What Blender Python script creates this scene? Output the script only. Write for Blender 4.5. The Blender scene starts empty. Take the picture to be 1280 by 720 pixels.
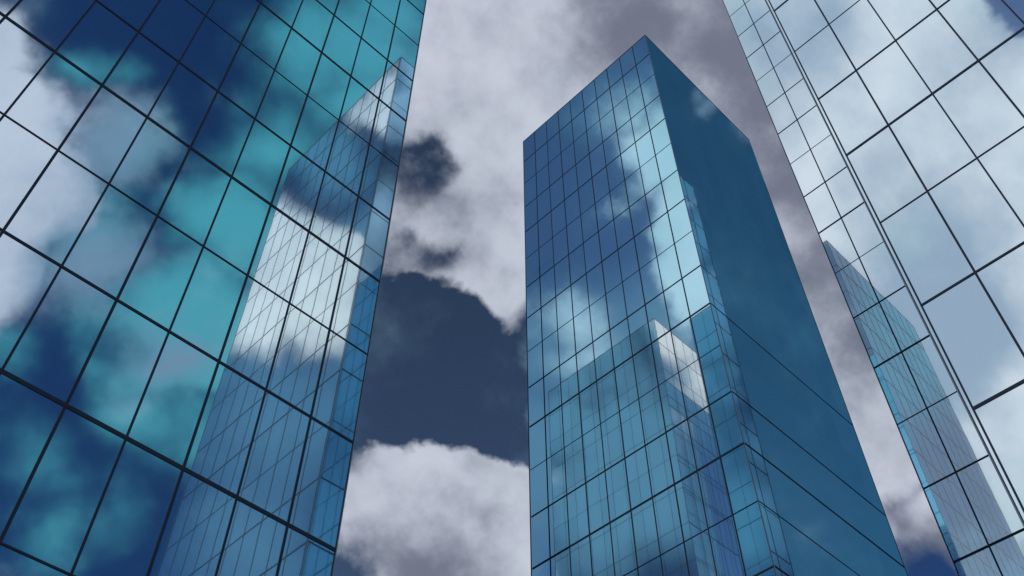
import bpy, math, random
from mathutils import Vector, Matrix

random.seed(7)
scene = bpy.context.scene
col = scene.collection

# ------------------------------------------------------------------ layout
# World axes follow the street grid: x runs away to the right, y away to the left.
EYE = 1.6
FLOOR = 9.653          # one glazed storey module
PANE = 4.0             # one pane width
WIDTH = 40.0           # ten panes per side
GROUND_Z = 0.0


# ------------------------------------------------------------------ helpers
def link(name, mesh, parent=None):
    o = bpy.data.objects.new(name, mesh)
    col.objects.link(o)
    if parent:
        o.parent = parent
    return o


class MB:
    """collects boxes into one mesh"""
    def __init__(self):
        self.v, self.f = [], []

    def box(self, x0, x1, y0, y1, z0, z1):
        n = len(self.v)
        self.v += [(x0, y0, z0), (x1, y0, z0), (x1, y1, z0), (x0, y1, z0),
                   (x0, y0, z1), (x1, y0, z1), (x1, y1, z1), (x0, y1, z1)]
        self.f += [(n, n+3, n+2, n+1), (n+4, n+5, n+6, n+7), (n, n+1, n+5, n+4),
                   (n+1, n+2, n+6, n+5), (n+2, n+3, n+7, n+6), (n+3, n, n+4, n+7)]

    def pts(self, p):
        n = len(self.v)
        self.v += p
        self.f += [(n, n+3, n+2, n+1), (n+4, n+5, n+6, n+7), (n, n+1, n+5, n+4),
                   (n+1, n+2, n+6, n+5), (n+2, n+3, n+7, n+6), (n+3, n, n+4, n+7)]

    def build(self, name, mat, parent=None):
        me = bpy.data.meshes.new(name)
        me.from_pydata(self.v, [], self.f)
        me.materials.append(mat)
        me.update()
        return link(name, me, parent)


def new_mat(name):
    m = bpy.data.materials.new(name)
    m.use_nodes = True
    nt = m.node_tree
    return m, nt, nt.nodes['Principled BSDF']


def glass_material(name, tint, rough=0.012, wav=0.0012):
    """coated, strongly mirroring curtain-wall glass"""
    m, nt, b = new_mat(name)
    N, L = nt.nodes, nt.links
    geo = N.new('ShaderNodeNewGeometry')
    tc = N.new('ShaderNodeTexCoord')
    # slight tone change from sheet to sheet plus faint streaks of dirt
    map1 = N.new('ShaderNodeMapping'); map1.inputs['Scale'].default_value = (1.3, 1.3, .03)
    L.new(tc.outputs['Object'], map1.inputs['Vector'])
    streak = N.new('ShaderNodeTexNoise'); streak.inputs['Scale'].default_value = 2.0
    streak.inputs['Detail'].default_value = 4
    L.new(map1.outputs['Vector'], streak.inputs['Vector'])
    r1 = N.new('ShaderNodeMapRange'); r1.inputs[1].default_value = .3; r1.inputs[2].default_value = .7
    r1.inputs[3].default_value = .99; r1.inputs[4].default_value = 1.004
    L.new(streak.outputs['Fac'], r1.inputs[0])
    r2 = N.new('ShaderNodeMapRange'); r2.inputs[3].default_value = .93; r2.inputs[4].default_value = 1.04
    L.new(geo.outputs['Random Per Island'], r2.inputs[0])
    mu = N.new('ShaderNodeMath'); mu.operation = 'MULTIPLY'
    L.new(r1.outputs[0], mu.inputs[0]); L.new(r2.outputs[0], mu.inputs[1])
    sc = N.new('ShaderNodeVectorMath'); sc.operation = 'SCALE'
    sc.inputs[0].default_value = tint
    L.new(mu.outputs[0], sc.inputs['Scale'])
    L.new(sc.outputs[0], b.inputs['Base Color'])
    b.inputs['Metallic'].default_value = 1.0
    b.inputs['Roughness'].default_value = rough
    b.inputs['Specular Tint'].default_value = tuple(min(1, c*1.0+.05) for c in tint) + (1,)
    wv = N.new('ShaderNodeTexNoise'); wv.inputs['Scale'].default_value = .35
    wv.inputs['Detail'].default_value = 1
    L.new(tc.outputs['Object'], wv.inputs['Vector'])
    bp = N.new('ShaderNodeBump'); bp.inputs['Strength'].default_value = 1.0
    bp.inputs['Distance'].default_value = wav
    L.new(wv.outputs['Fac'], bp.inputs['Height'])
    L.new(bp.outputs[0], b.inputs['Normal'])
    # part of the reflection is softened by the coating, a little light scatters off dust
    hz = N.new('ShaderNodeBsdfGlossy'); hz.inputs['Roughness'].default_value = .06
    L.new(sc.outputs[0], hz.inputs['Color']); L.new(bp.outputs[0], hz.inputs['Normal'])
    mx = N.new('ShaderNodeMixShader'); mx.inputs[0].default_value = .3
    L.new(b.outputs[0], mx.inputs[1]); L.new(hz.outputs[0], mx.inputs[2])
    df = N.new('ShaderNodeBsdfDiffuse'); df.inputs['Color'].default_value = (.16, .22, .26, 1)
    mx2 = N.new('ShaderNodeMixShader'); mx2.inputs[0].default_value = .035
    L.new(mx.outputs[0], mx2.inputs[1]); L.new(df.outputs[0], mx2.inputs[2])
    L.new(mx2.outputs[0], N['Material Output'].inputs['Surface'])
    return m


def plain(name, color, rough=.5, metal=0.0, spec=.5):
    m, nt, b = new_mat(name)
    N, L = nt.nodes, nt.links
    nz = N.new('ShaderNodeTexNoise'); nz.inputs['Scale'].default_value = 1.7
    nz.inputs['Detail'].default_value = 5
    tc = N.new('ShaderNodeTexCoord'); L.new(tc.outputs['Object'], nz.inputs['Vector'])
    mr = N.new('ShaderNodeMapRange'); mr.inputs[3].default_value = .8; mr.inputs[4].default_value = 1.2
    L.new(nz.outputs['Fac'], mr.inputs[0])
    sc = N.new('ShaderNodeVectorMath'); sc.operation = 'SCALE'; sc.inputs[0].default_value = color
    L.new(mr.outputs[0], sc.inputs['Scale']); L.new(sc.outputs[0], b.inputs['Base Color'])
    b.inputs['Roughness'].default_value = rough
    b.inputs['Metallic'].default_value = metal
    b.inputs['Specular IOR Level'].default_value = spec
    return m


GLASS_LEFT = glass_material('teal_mirror_glass', (.50, .80, .93))
GLASS_MID = glass_material('blue_mirror_glass', (.52, .80, .93))
GLASS_RIGHT = glass_material('pale_mirror_glass', (.78, .87, .94))
GLASS_BACK = glass_material('grey_mirror_glass', (.86, .92, .96))
M_FRAME = plain('dark_frame_metal', (.006, .014, .032), .6, .0, .12)
M_TRIM = plain('pale_edge_metal', (.07, .10, .15), .6, 0, .2)
M_CORE = plain('dark_core', (.01, .02, .03), .8)
M_ROOF = plain('roof_membrane', (.12, .12, .12), .9)


# ------------------------------------------------------------------ camera
CAM_LOC = Vector((0, 0, EYE))
f_px, pitch, yaw, roll = 1230.126, math.radians(50.769), math.radians(-.35), math.radians(.079)
r = Vector((math.cos(yaw), -math.sin(yaw)))      # in (right, ahead) grid-diagonal frame
h = Vector((math.sin(yaw), math.cos(yaw)))
S = 1 / math.sqrt(2)


def to_world(X, Y, z=0):    # X right, Y ahead -> x (ahead-right), y (ahead-left)
    return Vector(((X + Y) * S, (Y - X) * S, z))


right = to_world(r.x, r.y)
head = to_world(h.x, h.y)
fwd = head * math.cos(pitch) + Vector((0, 0, math.sin(pitch)))
up = head * -math.sin(pitch) + Vector((0, 0, math.cos(pitch)))
rc = right * math.cos(roll) - up * math.sin(roll)
uc = right * math.sin(roll) + up * math.cos(roll)
cam_d = bpy.data.cameras.new('camera')
cam = bpy.data.objects.new('camera', cam_d); col.objects.link(cam)
m3 = Matrix((rc, uc, -fwd)).transposed()
cam.matrix_world = Matrix.Translation(CAM_LOC) @ m3.to_4x4()
cam_d.sensor_width = 36
cam_d.lens = f_px / 1280 * 36
cam_d.clip_start = .1
cam_d.clip_end = 20000
scene.camera = cam


def seen(p):
    """picture position of a point, or None behind the camera"""
    d = Vector(p) - CAM_LOC
    z = d.dot(fwd)
    if z <= 0:
        return None
    return (d.dot(rc) / z * f_px, d.dot(uc) / z * f_px)


# ------------------------------------------------------------------ towers
def transom_width(i):
    k = i % 3
    if k == 1:
        return .26 if i > 8 else .20
    if k == 0:
        return .20 if i > 8 else .16
    return .07 if i < 12 else .12


def tower(x0, y0, top, glass, label, category, group, mull_skip=(), edge_extra=(0, 0), flip=(1, 1), strong=1.0, rear=None):
    """square tower; near corner at (x0, y0), grows away with sign flip; origin at its base."""
    sx, sy = flip
    wx, wy = WIDTH + edge_extra[0], WIDTH + edge_extra[1]
    X0, X1 = (x0, x0 + wx) if sx > 0 else (x0 - wx, x0)
    Y0, Y1 = (y0, y0 + wy) if sy > 0 else (y0 - wy, y0)
    root = bpy.data.objects.new('glass_tower', None); col.objects.link(root)
    root.empty_display_size = 5
    base = Vector(((X0 + X1) / 2, (Y0 + Y1) / 2, 0))
    root.location = base
    root['label'] = label; root['category'] = category; root['group'] = group
    bx, by = base.x, base.y
    core = MB()
    core.box(X0+.3-bx, X1-.3-bx, Y0+.3-by, Y1-.3-by, 0, top-.4)
    core.build('wall', M_CORE, root)
    rf = MB()
    rf.box(X0+.31-bx, X1-.31-bx, Y0+.31-by, Y1-.31-by, top-.39, top-.15)
    rf.build('roof', M_ROOF, root)
    # plant room set back on the roof
    pr = MB(); pr.box(X0+13-bx, X1-13-bx, Y0+13-by, Y1-13-by, top-.15, top+2.2)
    pr.build('plant_room', M_ROOF, root)

    nfl = int(top // FLOOR)
    levels = [top - i*FLOOR for i in range(nfl + 1)] + [0.0]
    # faces: name, fixed axis, plane, outward sign, range along
    faces = [('x-', 0, X0, -1, Y0, Y1, y0, sy), ('y-', 1, Y0, -1, X0, X1, x0, sx),
             ('x+', 0, X1, 1, Y0, Y1, y0, sy), ('y+', 1, Y1, 1, X0, X1, x0, sx)]
    panes = []
    frames = MB()
    for name, ax, pl, sg, u0, u1, start, dirn in faces:
        ex = edge_extra[1] if ax == 0 else edge_extra[0]
        # vertical joints measured from the near corner
        us = []
        first = start + dirn * ex
        if ex:
            us.append(start)
        for i in range(11):
            us.append(first + dirn * i * PANE)
        us = sorted(us)
        front = (name in ('x-', 'y-'))
        important = name in FRONT[glass.name] or front

        def bx3(d0, d1, ua, ub, za, zb, mb):
            pa, pb = sorted((pl + sg*d0, pl + sg*d1))
            if ax == 0:
                mb.box(pa-bx, pb-bx, ua-by, ub-by, za, zb)
            else:
                mb.box(ua-bx, ub-bx, pa-by, pb-by, za, zb)

        # glass sheets, each leaning by a hair of its own
        for a, b_ in zip(us[:-1], us[1:]):
            for zt, zb in zip(levels[:-1], levels[1:]):
                if zt - zb < .5:
                    continue
                tu = random.gauss(0, .0003) ; tz = random.gauss(0, .0002)
                g = .004
                P = []
                for dep in (-.06, 0.0):
                    for (uu, zz) in ((a+g, zb+g), (b_-g, zb+g), (b_-g, zt-g), (a+g, zt-g)):
                        dd = dep + (tu*(uu-(a+b_)/2) + tz*(zz-(zt+zb)/2) if dep == 0 else 0)
                        q = pl + sg*dd
                        P.append((q-bx, uu-by, zz) if ax == 0 else (uu-bx, q-by, zz))
                # picture size of the sheet as the camera sees it
                size = 0
                outward = (CAM_LOC[ax] - pl) * sg > 0
                if outward:
                    w = [Vector((p[0]+bx, p[1]+by, p[2])) for p in P[4:]]
                    s = [seen(p) for p in w]
                    if all(s):
                        s = [(min(max(q[0], -640), 640), min(max(q[1], -360), 360)) for q in s]
                        size = abs(sum(s[i][0]*s[(i+1) % 4][1]-s[(i+1) % 4][0]*s[i][1] for i in range(4)))/2
                # order so outward faces are consistent
                if (ax == 0 and sg > 0) or (ax == 1 and sg < 0):
                    Q = P
                else:
                    Q = [P[1], P[0], P[3], P[2], P[5], P[4], P[7], P[6]]
                panes.append((size, Q, name))
        # vertical frame members
        if name not in mull_skip:
            for i, u in enumerate(us):
                wdt = (.17 if i % 2 else .14) * strong
                if name == 'x+': wdt = .05
                if name == 'y+' and rear: wdt = .05
                ua, ub = u - wdt/2, u + wdt/2
                if i == 0: ua, ub = u + .006, u + wdt*.6
                if i == len(us)-1: ua, ub = u - wdt*.6, u - .006
                mb = MB() if important else frames
                bx3(-.03, .035, ua, ub, .3, top - .13, mb)
                if important:
                    mb.build('mullion', M_FRAME, root)
        # horizontal members, stopping a little short of the far corner
        for i, z in enumerate(levels[:-1]):
            if i == 0:
                continue
            tw = transom_width(i) * strong
            if name == 'x+' or (name == 'y+' and rear): tw *= .55
            if name in mull_skip:
                if i < 10 or i == 11: continue      # flush silicone joints only, higher up
                tw = {10: .15, 12: .2, 14: .12}.get(i, .27)
            far = .25
            near = .0
            if ex: near = ex + .04
            ua, ub = (u0 + near, u1 - far) if dirn > 0 else (u0 + far, u1 - near)
            mb = MB() if important else frames
            bx3(-.03, .045, ua, ub, z - tw/2, z + tw/2, mb)
            if important:
                mb.build('transom', M_FRAME, root)
        # coping along the roof edge
    cp = MB()
    cp.box(X0-.05-bx, X1+.05-bx, Y0-.05-by, Y0+.3-by, top-.12, top+.08)
    cp.box(X0-.05-bx, X1+.05-bx, Y1-.3-by, Y1+.05-by, top-.12, top+.08)
    cp.box(X0-.05-bx, X0+.3-bx, Y0+.301-by, Y1-.301-by, top-.12, top+.08)
    cp.box(X1-.3-bx, X1+.05-bx, Y0+.301-by, Y1-.301-by, top-.12, top+.08)
    cp.build('coping', M_FRAME, root)
    # slim pale metal strip up every corner
    for cx, ox in ((X0, -1), (X1, 1)):
        for cy, oy in ((Y0, -1), (Y1, 1)):
            tr = MB()
            xa, xb = sorted((cx - ox*.005, cx + ox*.055)); ya, yb = sorted((cy - oy*.03, cy + oy*.055))
            tr.box(xa-bx, xb-bx, ya-by, yb-by, .3, top-.125)
            tr.build('corner_trim', M_TRIM, root)
    if frames.v:
        o = frames.build('rear_frame_grid', M_FRAME, root); o['kind'] = 'stuff'
    # the hundred sheets that show largest are single parts, the rest one sheet field
    panes.sort(key=lambda p: -p[0])
    rest = MB()
    if rear:     # the side turned away from the square has lighter glass
        rb = MB()
        for size, P, name in panes:
            if name == 'y+': rb.pts(P)
        panes = [p for p in panes if p[2] != 'y+']
        o = rb.build('rear_window_glass', rear, root); o['kind'] = 'stuff'
    for i, (size, P, name) in enumerate(panes):
        if i < 100 and size > 4:
            mb = MB(); mb.pts(P); mb.build('window_pane', glass, root)
        else:
            rest.pts(P)
    o = rest.build('window_glass', glass, root); o['kind'] = 'stuff'
    return root


FRONT = {'teal_mirror_glass': ('x-', 'y-', 'x+'), 'blue_mirror_glass': ('x-', 'y-'),
         'pale_mirror_glass': ('x-', 'y-', 'y+'), 'grey_mirror_glass': ('x-', 'y-', 'x+')}
GRP = 'mirror glass office towers'
E = EYE
# middle tower
tower(91.634, 48.697, 214.10+E, GLASS_MID,
      'free-standing dark blue mirror-glass tower in the middle, its roof corner pointing up into the clouds',
      'tower', GRP, mull_skip=('y-',), strong=1.3)
# left tower: near corner is the far right end of its face
tower(30.75, 48.124, 185.145+FLOOR+E, GLASS_LEFT,
      'huge teal and navy mirror-glass tower filling the left side, a white spike mirrored in it',
      'tower', GRP, flip=(-1, 1), strong=1.15, rear=GLASS_BACK)
# near right tower
tower(50.175, 11.211+.33, 99.286+10*FLOOR+E, GLASS_RIGHT,
      'huge pale cloud-mirroring glass tower at the right edge, in front of the slimmer one',
      'tower', GRP, flip=(1, -1), edge_extra=(0, .33), strong=.9)
# right tower behind it
tower(93.539, 29.527, 196.223+2*FLOOR+E, GLASS_RIGHT,
      'slim strip of pale glass tower behind the huge right-hand one, mirroring a grey tower',
      'tower', GRP, flip=(1, -1), strong=1.05)
# tower hidden behind the left one, seen only in mirror glass
tower(32.88, 97.449, 201.4+E, GLASS_BACK,
      'distant glass tower seen only as a pale slanted spike mirrored in the middle tower',
      'tower', GRP, flip=(-1, 1), strong=.55)

# ------------------------------------------------------------------ ground
me = bpy.data.meshes.new('ground')
R = 6000
me.from_pydata([(-R, -R, 0), (R, -R, 0), (R, R, 0), (-R, R, 0)], [], [(0, 1, 2, 3)])
gm, nt, b = new_mat('paving')
N, L = nt.nodes, nt.links
tc = N.new('ShaderNodeTexCoord')
br = N.new('ShaderNodeTexBrick'); br.inputs['Scale'].default_value = 1.0
br.inputs['Color1'].default_value = (.22, .215, .21, 1); br.inputs['Color2'].default_value = (.27, .265, .255, 1)
br.inputs['Mortar'].default_value = (.1, .1, .1, 1); br.inputs['Mortar Size'].default_value = .008
br.inputs['Brick Width'].default_value = .9; br.inputs['Row Height'].default_value = .6
L.new(tc.outputs['Object'], br.inputs['Vector'])
L.new(br.outputs['Color'], b.inputs['Base Color'])
b.inputs['Roughness'].default_value = .8
me.materials.append(gm)
g = link('ground', me); g['kind'] = 'structure'

# ------------------------------------------------------------------ sun
SUN_DIR = Vector((-.78, -.42, .0)).normalized()
sun_el = math.radians(27)
sun_vec = Vector((SUN_DIR.x*math.cos(sun_el), SUN_DIR.y*math.cos(sun_el), math.sin(sun_el)))
sd = bpy.data.lights.new('sun', 'SUN'); sd.energy = 2.5; sd.angle = math.radians(.5); sd.color = (1, .95, .88)
so = bpy.data.objects.new('sun', sd); col.objects.link(so)
so.rotation_euler = sun_vec.to_track_quat('Z', 'Y').to_euler()
so.location = sun_vec * 300

# ------------------------------------------------------------------ sky and clouds
SKY_FEATURES = {
    'cloud': [
        (0.3322, 0.3359, 0.8814, 0.2633, 1.5),
        (0.3497, 0.1989, 0.9155, 0.2559, 1.5),
        (0.5368, 0.1877, 0.8226, 0.2342, 1.6),
        (0.6751, 0.2242, 0.7028, 0.1153, 1.6),
        (0.7264, 0.2608, 0.6359, 0.091, 1.5),
        (0.8078, 0.2648, 0.5266, 0.0936, 1.6),
        (0.3803, 0.431, 0.8183, 0.1215, 1.4),
        (0.4328, 0.4613, 0.7745, 0.0894, 1.3),
        (0.472, 0.6352, 0.6113, 0.0827, 1.7),
        (0.5166, 0.5966, 0.6142, 0.095, 1.7),
        (0.5629, 0.559, 0.6088, 0.0791, 1.6),
        (0.4391, 0.6674, 0.6015, 0.0703, 1.6),
        (0.5397, 0.6352, 0.5524, 0.1085, 1.7),
        (-0.0385, -0.5823, 0.8121, 0.0533, 1.3),
        (0.0064, -0.6186, 0.7857, 0.0615, 1.5),
        (0.0421, -0.6597, 0.7503, 0.0693, 1.6),
        (0.0606, -0.7014, 0.7102, 0.0762, 1.5),
        (-0.0073, -0.6608, 0.7506, 0.0854, 1.6),
        (0.0627, -0.7362, 0.6739, 0.0573, 1.0),
        (0.2326, -0.6797, 0.6956, 0.0539, 0.5),
        (0.2446, -0.7098, 0.6606, 0.0458, 0.4),
        (0.0528, -0.6535, 0.755, 0.0624, 1.6),
        (0.0707, -0.5925, 0.8025, 0.0635, 0.62),
        (0.137, -0.6651, 0.7341, 0.0717, 0.62),
        (0.1256, -0.6719, 0.7299, 0.045, 0.45),
        (0.0406, -0.5823, 0.8119, 0.0333, 0.42),
        (-0.2458, -0.4118, 0.8775, 0.0491, 1.8),
        (-0.2562, -0.5857, 0.7689, 0.0831, 1.5),
        (-0.2533, -0.6251, 0.7384, 0.0707, 1.4),
        (-0.3042, -0.5804, 0.7554, 0.0678, 1.5),
        (-0.2042, -0.5849, 0.7849, 0.0704, 1.4),
        (-0.3294, -0.5839, 0.742, 0.048, 1.2),
        (-0.5867, -0.3661, 0.7223, 0.0601, 1.5),
        (-0.6249, -0.3899, 0.6763, 0.0477, 0.6),
        (-0.6826, -0.2123, 0.6993, 0.1453, 1.7),
        (-0.778, -0.2249, 0.5867, 0.1392, 1.7),
        (-0.707, 0.0357, 0.7063, 0.3067, 2.2),
        (-0.5449, 0.1556, 0.8239, 0.1468, 1.5),
        (-0.52, 0.0589, 0.8521, 0.1343, 1.3),
        (-0.5877, 0.074, 0.8057, 0.112, 1.2),
        (-0.7329, 0.1018, 0.6727, 0.0762, 1.9),
        (-0.7098, 0.0539, 0.7024, 0.0683, 1.9),
        (-0.7739, 0.1302, 0.6198, 0.0789, 1.7),
        (-0.6071, 0.156, 0.7791, 0.1227, 1.4),
        (-0.6562, 0.1472, 0.7401, 0.0908, 0.9),
        (-0.5878, 0.0071, 0.809, 0.0724, 0.9),
        (-0.7657, 0.2097, 0.6081, 0.1104, 1.2),
        (-0.6674, 0.2361, 0.7063, 0.1081, 1.3),
        (-0.7836, 0.2514, 0.5682, 0.0953, 1.2),
        (-0.4842, 0.169, 0.8585, 0.0933, 0.95),
        (-0.4483, 0.1073, 0.8874, 0.0912, 0.95),
        (-0.6647, 0.0193, 0.7468, 0.0574, 1.0),
        (-0.4587, 0.2821, 0.8426, 0.0496, 1.0),
        (-0.5001, 0.2952, 0.8141, 0.0601, 1.3),
        (-0.5358, 0.303, 0.7881, 0.056, 1.35),
        (-0.5726, 0.3072, 0.7601, 0.0439, 1.1),
        (-0.462, 0.3186, 0.8277, 0.0362, 0.8),
        (-0.5007, 0.4145, 0.7599, 0.0446, 0.65),
        (-0.5348, 0.4265, 0.7295, 0.0404, 0.6),
        (-0.4243, 0.2596, 0.8675, 0.0437, 0.45),
        (0.4612, -0.2071, 0.8628, 0.0314, 0.55),
        (0.5105, -0.1914, 0.8383, 0.0282, 0.6),
    ],
    'gap': [
        (0.3074, 0.4481, 0.8395, 0.0563, 0.95),
        (0.3105, 0.4226, 0.8515, 0.0442, 0.6),
        (0.3759, 0.49, 0.7865, 0.0292, 0.5),
        (0.4534, 0.5936, 0.6649, 0.0192, 0.9),
        (0.3545, 0.4969, 0.7921, 0.0243, 0.4),
        (0.3893, 0.5661, 0.7267, 0.0684, 2.0),
        (0.434, 0.5544, 0.7101, 0.0847, 2.2),
        (0.4818, 0.5339, 0.6949, 0.0767, 2.0),
        (0.5136, 0.5029, 0.6952, 0.0605, 1.8),
        (0.3892, 0.6101, 0.6902, 0.0599, 1.8),
        (0.5336, 0.5176, 0.6689, 0.0361, 1.1),
        (0.4957, 0.2442, 0.8335, 0.0516, 2.2),
        (0.5498, 0.2756, 0.7885, 0.0557, 2.2),
        (0.6014, 0.3094, 0.7366, 0.0516, 1.8),
        (0.6581, 0.3369, 0.6733, 0.055, 1.8),
        (0.7141, 0.3684, 0.5953, 0.0614, 1.8),
        (0.2381, 0.4231, 0.8742, 0.0396, 1.3),
        (0.2096, 0.3843, 0.8991, 0.0391, 1.3),
        (0.2767, 0.4791, 0.833, 0.044, 1.5),
        (0.5523, 0.4157, 0.7226, 0.0686, 2.2),
        (0.6258, 0.4307, 0.6503, 0.0952, 2.4),
        (0.6169, 0.5016, 0.6065, 0.0552, 2.2),
        (0.6863, 0.408, 0.6021, 0.0699, 2.0),
        (0.261, 0.2914, 0.9203, 0.0265, 0.8),
        (0.8064, 0.2777, 0.5221, 0.065, 1.75),
        (-0.2489, -0.4893, 0.8358, 0.0557, 1.6),
        (-0.2996, -0.503, 0.8107, 0.0441, 1.4),
        (-0.337, -0.5303, 0.7779, 0.0282, 1.2),
        (-0.5645, -0.0592, 0.8233, 0.0455, 2.6),
        (-0.7289, 0.1539, 0.6671, 0.0444, 0.35),
    ],
    'thin': [
        (0.2004, -0.5915, 0.781, 0.0663, 1.1),
        (0.1929, -0.5295, 0.8261, 0.0744, 0.9),
        (0.1709, -0.4269, 0.888, 0.0894, 1.25),
        (0.2368, -0.4423, 0.865, 0.0871, 1.25),
        (0.1928, -0.3717, 0.9081, 0.07, 0.9),
        (0.3041, -0.4906, 0.8166, 0.0884, 1.1),
        (0.1586, -0.4805, 0.8625, 0.0466, 0.55),
        (0.0818, -0.5851, 0.8068, 0.0526, 0.75),
        (0.0224, -0.5605, 0.8279, 0.0441, 0.8),
        (0.1205, -0.6477, 0.7523, 0.0603, 0.7),
        (0.224, -0.6517, 0.7246, 0.0776, 1.15),
        (0.2524, -0.717, 0.6498, 0.0686, 1.0),
        (0.2057, -0.7145, 0.6687, 0.0378, 0.7),
        (0.2387, -0.695, 0.6782, 0.0652, 0.9),
        (0.1774, -0.6873, 0.7044, 0.0455, 0.6),
        (0.2702, -0.6621, 0.699, 0.0624, 1.1),
        (0.2095, -0.8059, 0.5537, 0.0647, 0.8),
        (0.1133, -0.7459, 0.6564, 0.0509, 0.8),
        (0.2921, -0.7385, 0.6078, 0.0607, 0.45),
        (0.1763, -0.7792, 0.6015, 0.0655, 0.75),
        (0.2615, -0.7758, 0.5743, 0.0666, 0.7),
        (0.2961, -0.7195, 0.6282, 0.0689, 0.9),
        (0.2135, -0.7391, 0.6389, 0.0375, 0.4),
        (0.3662, -0.5542, 0.7475, 0.0725, 1.0),
        (0.375, -0.6071, 0.7006, 0.0719, 0.9),
        (0.5496, 0.4187, 0.7229, 0.0686, 1.2),
        (0.6272, 0.4208, 0.6554, 0.1111, 1.2),
        (0.6137, 0.4981, 0.6125, 0.0632, 1.1),
        (0.7011, 0.4029, 0.5883, 0.0848, 1.0),
        (0.2381, 0.4322, 0.8698, 0.0633, 1.0),
        (0.2067, 0.3869, 0.8987, 0.0469, 1.0),
        (-0.6369, -0.4086, 0.6537, 0.0949, 1.2),
        (-0.6892, -0.4342, 0.58, 0.085, 1.1),
        (-0.2105, -0.4818, 0.8506, 0.0709, 1.3),
        (-0.3056, -0.5149, 0.8009, 0.0723, 1.3),
        (-0.3689, 0.5902, 0.7181, 0.1362, 1.2),
        (-0.2904, 0.4763, 0.83, 0.1122, 1.2),
        (-0.4304, 0.6797, 0.594, 0.1167, 1.2),
        (-0.2428, 0.3915, 0.8876, 0.079, 1.1),
        (0.5866, 0.3237, 0.7424, 0.0678, 1.6),
        (0.6265, 0.3523, 0.6953, 0.0476, 1.2),
        (0.5077, 0.416, 0.7544, 0.047, 1.4),
        (0.5412, 0.4538, 0.7079, 0.0484, 1.3),
        (0.5606, 0.4856, 0.6708, 0.0482, 1.7),
        (0.6211, 0.46, 0.6345, 0.1188, 1.7),
        (0.5024, 0.2464, 0.8287, 0.0476, 1.0),
        (0.5498, 0.2756, 0.7885, 0.0517, 1.1),
        (0.5864, 0.2994, 0.7526, 0.0398, 0.8),
        (0.6309, 0.3184, 0.7076, 0.0395, 0.6),
        (0.6823, 0.3475, 0.6433, 0.0467, 0.6),
        (0.7317, 0.3735, 0.5702, 0.0456, 0.6),
        (0.7118, 0.4104, 0.57, 0.046, 1.2),
        (-0.3353, -0.6636, 0.6687, 0.157, 1.0),
        (-0.373, -0.5943, 0.7126, 0.0961, 0.9),
        (-0.3759, -0.7284, 0.5728, 0.1144, 0.9),
        (-0.5475, 0.0432, 0.8357, 0.0592, 0.6),
        (-0.6026, 0.0742, 0.7946, 0.0522, 0.8),
        (-0.6256, 0.0158, 0.78, 0.0651, 0.7),
        (-0.4642, 0.1458, 0.8736, 0.054, 0.7),
        (-0.4148, 0.2396, 0.8778, 0.0553, 0.5),
        (-0.5561, 0.4025, 0.7272, 0.137, 1.1),
        (-0.5473, 0.5259, 0.651, 0.12, 1.2),
        (-0.4791, 0.4504, 0.7534, 0.0731, 0.7),
        (-0.4088, 0.2665, 0.8729, 0.0715, 0.6),
        (-0.4403, 0.2211, 0.8702, 0.0473, 0.8),
        (-0.6123, 0.3706, 0.6984, 0.0956, 0.8),
        (-0.521, 0.4585, 0.7199, 0.089, 0.6),
        (-0.5651, 0.3551, 0.7447, 0.0642, 0.6),
        (-0.4683, 0.2915, 0.8341, 0.0881, 0.6),
        (0.6631, -0.2727, 0.6971, 0.2335, 0.2),
    ],
    'shade': [
        (0.365, 0.1924, 0.9109, 0.1164, 1.0),
        (0.4401, 0.1589, 0.8838, 0.1238, 0.9),
        (0.5728, 0.1719, 0.8014, 0.1162, 1.3),
        (0.6426, 0.2006, 0.7394, 0.0848, 1.2),
        (0.6829, 0.2325, 0.6925, 0.0538, 1.0),
        (0.5127, 0.1653, 0.8425, 0.0931, 1.0),
        (0.4609, 0.6867, 0.5622, 0.0617, 1.0),
        (0.3824, 0.4909, 0.7828, 0.0486, 0.5),
        (0.3313, 0.4845, 0.8096, 0.0484, 0.6),
        (0.5717, 0.5225, 0.6326, 0.0318, 0.3),
        (0.3266, 0.263, 0.9078, 0.0629, 0.5),
        (0.771, 0.2749, 0.5744, 0.037, 1.0),
        (0.802, 0.2764, 0.5295, 0.0652, 1.8),
        (0.496, 0.6149, 0.6131, 0.0277, 0.5),
        (0.5266, 0.644, 0.5549, 0.1008, 1.3),
        (0.5619, 0.5917, 0.5781, 0.0548, 0.7),
        (0.4417, 0.6595, 0.6082, 0.0274, 0.5),
        (-0.495, 0.0916, 0.8641, 0.0605, 0.5),
        (-0.5755, -0.0188, 0.8176, 0.0573, 0.8),
        (0.5289, 0.5584, 0.6391, 0.0319, 0.4),
        (0.4769, 0.6606, 0.5798, 0.039, 0.7),
        (0.4233, 0.5208, 0.7414, 0.0324, 0.4),
        (0.4311, 0.4363, 0.7898, 0.0406, 0.3),
        (0.512, 0.6194, 0.5951, 0.055, 0.4),
        (-0.6709, 0.1343, 0.7293, 0.0901, 1.0),
        (-0.7065, 0.1616, 0.689, 0.0898, 1.9),
        (-0.6036, 0.1062, 0.7902, 0.0528, 0.5),
        (-0.6826, -0.2123, 0.6993, 0.1453, 1.8),
        (-0.778, -0.2249, 0.5867, 0.1392, 2.0),
        (-0.5796, 0.0082, 0.8149, 0.0653, 0.6),
        (-0.4683, 0.125, 0.8747, 0.0842, 0.6),
        (-0.5176, 0.1698, 0.8386, 0.0699, 0.6),
        (-0.7237, 0.1527, 0.673, 0.0445, 0.8),
        (-0.6646, 0.1556, 0.7308, 0.0682, 0.5),
        (-0.4519, 0.3198, 0.8328, 0.0402, 0.4),
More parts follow.
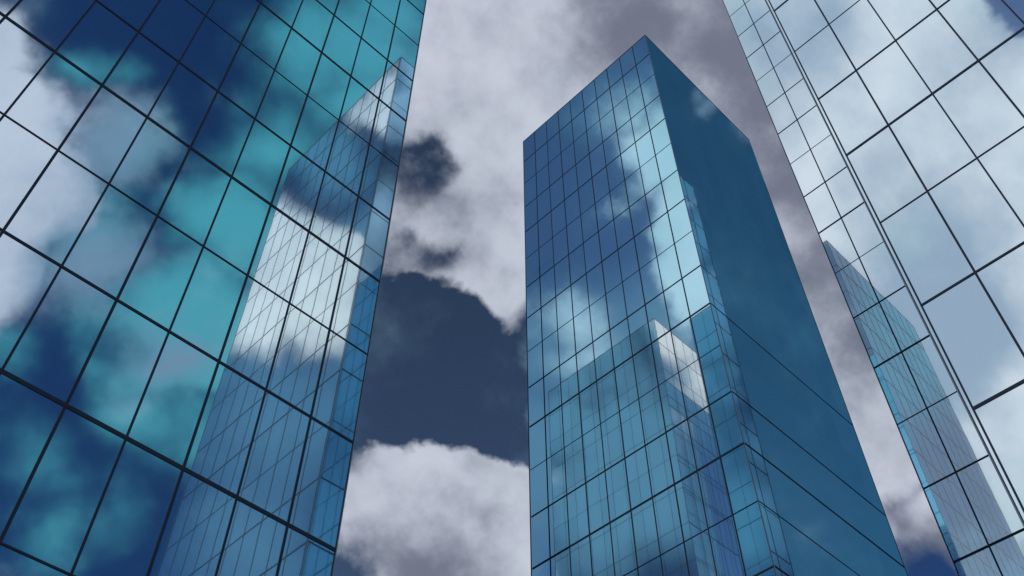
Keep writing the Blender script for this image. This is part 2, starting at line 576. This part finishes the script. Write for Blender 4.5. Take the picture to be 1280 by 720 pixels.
        (-0.7765, 0.1678, 0.6074, 0.0435, 0.3),
        (0.0707, -0.5925, 0.8025, 0.0598, 1.3),
        (0.1428, -0.6616, 0.7361, 0.0757, 1.5),
        (0.2265, -0.6835, 0.694, 0.0769, 1.3),
    ],
}


w = bpy.data.worlds.new('World'); scene.world = w
w.use_nodes = True
nt = w.node_tree; N, L = nt.nodes, nt.links
bg = N['Background']
STR = .1
bg.inputs['Strength'].default_value = STR
sky = N.new('ShaderNodeTexSky'); sky.sky_type = 'NISHITA'; sky.sun_disc = False
sky.sun_elevation = sun_el
sky.sun_rotation = math.atan2(SUN_DIR.x, SUN_DIR.y)
sky.altitude = 100; sky.air_density = 1.0; sky.dust_density = .3; sky.ozone_density = 2.5
geo = N.new('ShaderNodeTexCoord')
DIR = geo.outputs['Generated']


def math_(op, a, b=None, c=None, clamp=False):
    n = N.new('ShaderNodeMath'); n.operation = op; n.use_clamp = clamp
    for i, v in enumerate((a, b, c)):
        if v is None: continue
        if isinstance(v, (int, float)): n.inputs[i].default_value = v
        else: L.new(v, n.inputs[i])
    return n.outputs[0]


def vmath(op, a, b=None, scale=None):
    n = N.new('ShaderNodeVectorMath'); n.operation = op
    for i, v in enumerate((a, b)):
        if v is None: continue
        if isinstance(v, (tuple, list)): n.inputs[i].default_value = v
        else: L.new(v, n.inputs[i])
    if scale is not None: n.inputs['Scale'].default_value = scale
    return n.outputs['Value'] if op in ('DISTANCE', 'DOT_PRODUCT', 'LENGTH') else n.outputs['Vector']


def noise(scale, detail, rough=.55, vec=None, lac=2.0):
    n = N.new('ShaderNodeTexNoise'); n.inputs['Scale'].default_value = scale
    n.inputs['Detail'].default_value = detail; n.inputs['Roughness'].default_value = rough
    n.inputs['Lacunarity'].default_value = lac
    L.new(vec or DIR, n.inputs['Vector'])
    return n


def smooth(v, a, b):
    n = N.new('ShaderNodeMapRange'); n.interpolation_type = 'SMOOTHSTEP'
    n.inputs[1].default_value = a; n.inputs[2].default_value = b
    L.new(v, n.inputs[0])
    return n.outputs[0]


def mixc(f, a, b):
    n = N.new('ShaderNodeMix'); n.data_type = 'RGBA'
    if isinstance(f, (int, float)): n.inputs[0].default_value = f
    else: L.new(f, n.inputs[0])
    for i, v in ((6, a), (7, b)):
        if isinstance(v, tuple): n.inputs[i].default_value = v + (1,)
        else: L.new(v, n.inputs[i])
    return n.outputs[2]


# billowing displacement of the direction
n1 = noise(4.5, 3, .5)
n2 = noise(17, 4, .6)
w1 = vmath('SCALE', vmath('SUBTRACT', n1.outputs['Color'], (.5, .5, .5)), scale=.16)
w2 = vmath('SCALE', vmath('SUBTRACT', n2.outputs['Color'], (.5, .5, .5)), scale=.055)
WD = vmath('ADD', vmath('ADD', DIR, w1), w2)


def field(name):
    acc = None
    for x, y, z, rr, wt in SKY_FEATURES[name]:
        d = vmath('DISTANCE', WD, (x, y, z))
        c = math_('MULTIPLY_ADD', d, -wt/rr, wt)
        if acc is None: acc = math_('MAXIMUM', c, 0.0)
        else:
            acc = math_('SMOOTH_MAX', acc, c, .12)
    return acc


fb = noise(7.5, 8, .62)
fb2 = noise(3, 3, .5)
detail = math_('SUBTRACT', fb.outputs['Fac'], .5)
F_c = field('cloud'); F_g = field('gap'); F_t = field('thin'); F_s = field('shade')
dens = math_('MULTIPLY_ADD', detail, .9, math_('SUBTRACT', F_c, F_g))
cloud_a = smooth(dens, .06, .6)
thin_a = smooth(math_('MULTIPLY_ADD', detail, 1.2, F_t), .0, .95)
sh = math_('MULTIPLY_ADD', math_('SUBTRACT', fb2.outputs['Fac'], .5), .9, math_('MULTIPLY_ADD', detail, 1.35, F_s))
# relief: billows turned to the sun are lighter
fb_s = noise(7.5, 5, .62, vmath('ADD', DIR, tuple(sun_vec * .02 + Vector((0, 0, .02)))))
relief = math_('SUBTRACT', fb_s.outputs['Fac'], fb.outputs['Fac'])
sh = math_('MULTIPLY_ADD', relief, 2.2, sh)
shade_a = smooth(sh, -.4, .9)
# clouds on the sunlit side of the sky (opposite the view) are brighter
behind = vmath('DOT_PRODUCT', DIR, tuple(-head))
lit_side = smooth(behind, -.25, .25)
K = 1 / STR
c_ = lambda *c: tuple(v * K for v in c)
near_sun = smooth(vmath('DOT_PRODUCT', DIR, (0, -1, 0)), .12, .4)
glow = math_('MULTIPLY', near_sun, smooth(vmath('DOT_PRODUCT', DIR, (-1, 0, 0)), .12, .32))
lit = mixc(near_sun, mixc(lit_side, c_(.56, .60, .70), c_(.84, .87, .90)), c_(.98, .73, .78))
lit = mixc(glow, lit, c_(1.75, 1.2, 1.02))
dark = mixc(near_sun, mixc(lit_side, c_(.165, .185, .25), c_(.36, .46, .57)), c_(.30, .34, .44))
low_warm = math_('MULTIPLY', smooth(vmath('DOT_PRODUCT', DIR, (-1, 0, 0)), .12, .32), smooth(vmath('DOT_PRODUCT', DIR, (0, -1, 0)), .1, .2))
dark = mixc(low_warm, dark, c_(.42, .31, .37))
cloud_col = mixc(shade_a, lit, dark)
veil = noise(5.5, 2, .5, vmath('ADD', DIR, (4.1, 1.7, 2.2)))
cloud_col = mixc(math_('MULTIPLY', smooth(veil.outputs['Fac'], .48, .68), math_('MULTIPLY', math_('MULTIPLY_ADD', lit_side, .42, .12), math_('SUBTRACT', 1.0, near_sun))), cloud_col, mixc(lit_side, c_(.30, .40, .47), c_(.40, .60, .62)))
thin_col = mixc(lit_side, c_(.18, .32, .42), c_(.12, .41, .46))
thin_col = mixc(smooth(vmath('DOT_PRODUCT', DIR, (-1, 0, 0)), .05, .3), thin_col, c_(.16, .27, .38))
skyt = N.new('ShaderNodeMix'); skyt.data_type = 'RGBA'; skyt.blend_type = 'MULTIPLY'; skyt.inputs[0].default_value = 1
L.new(sky.outputs[0], skyt.inputs[6])
# the clear sky is deeper to the left and paler to the right
side = vmath('DOT_PRODUCT', DIR, (-.7, .7, 0))
m_l = mixc(smooth(side, -.38, -.12), (.16, .28, .46), (.40, .42, .46))
m_r = mixc(smooth(side, .12, .4), m_l, (.85, .85, .9))
ahead_right = math_('MULTIPLY', smooth(vmath('DOT_PRODUCT', DIR, (1, 1.2, 0)), -.03, .1), smooth(vmath('DOT_PRODUCT', DIR, (0, -1, 0)), .0, .12))
L.new(mixc(ahead_right, m_r, (.58, .86, .80)), skyt.inputs[7])
base = mixc(thin_a, skyt.outputs[2], thin_col)
final = mixc(cloud_a, base, cloud_col)
L.new(final, bg.inputs['Color'])
w.cycles.sampling_method = 'MANUAL'; w.cycles.sample_map_resolution = 256

# ------------------------------------------------------------------ output
scene.view_settings.view_transform = 'Standard'
scene.view_settings.look = 'None'
scene.view_settings.exposure = 0
scene.view_settings.gamma = 1
scene.view_settings.use_curve_mapping = False
scene.render.engine = 'CYCLES'
scene.cycles.max_bounces = 12
scene.cycles.glossy_bounces = 10
scene.cycles.diffuse_bounces = 1
scene.cycles.use_denoising = True
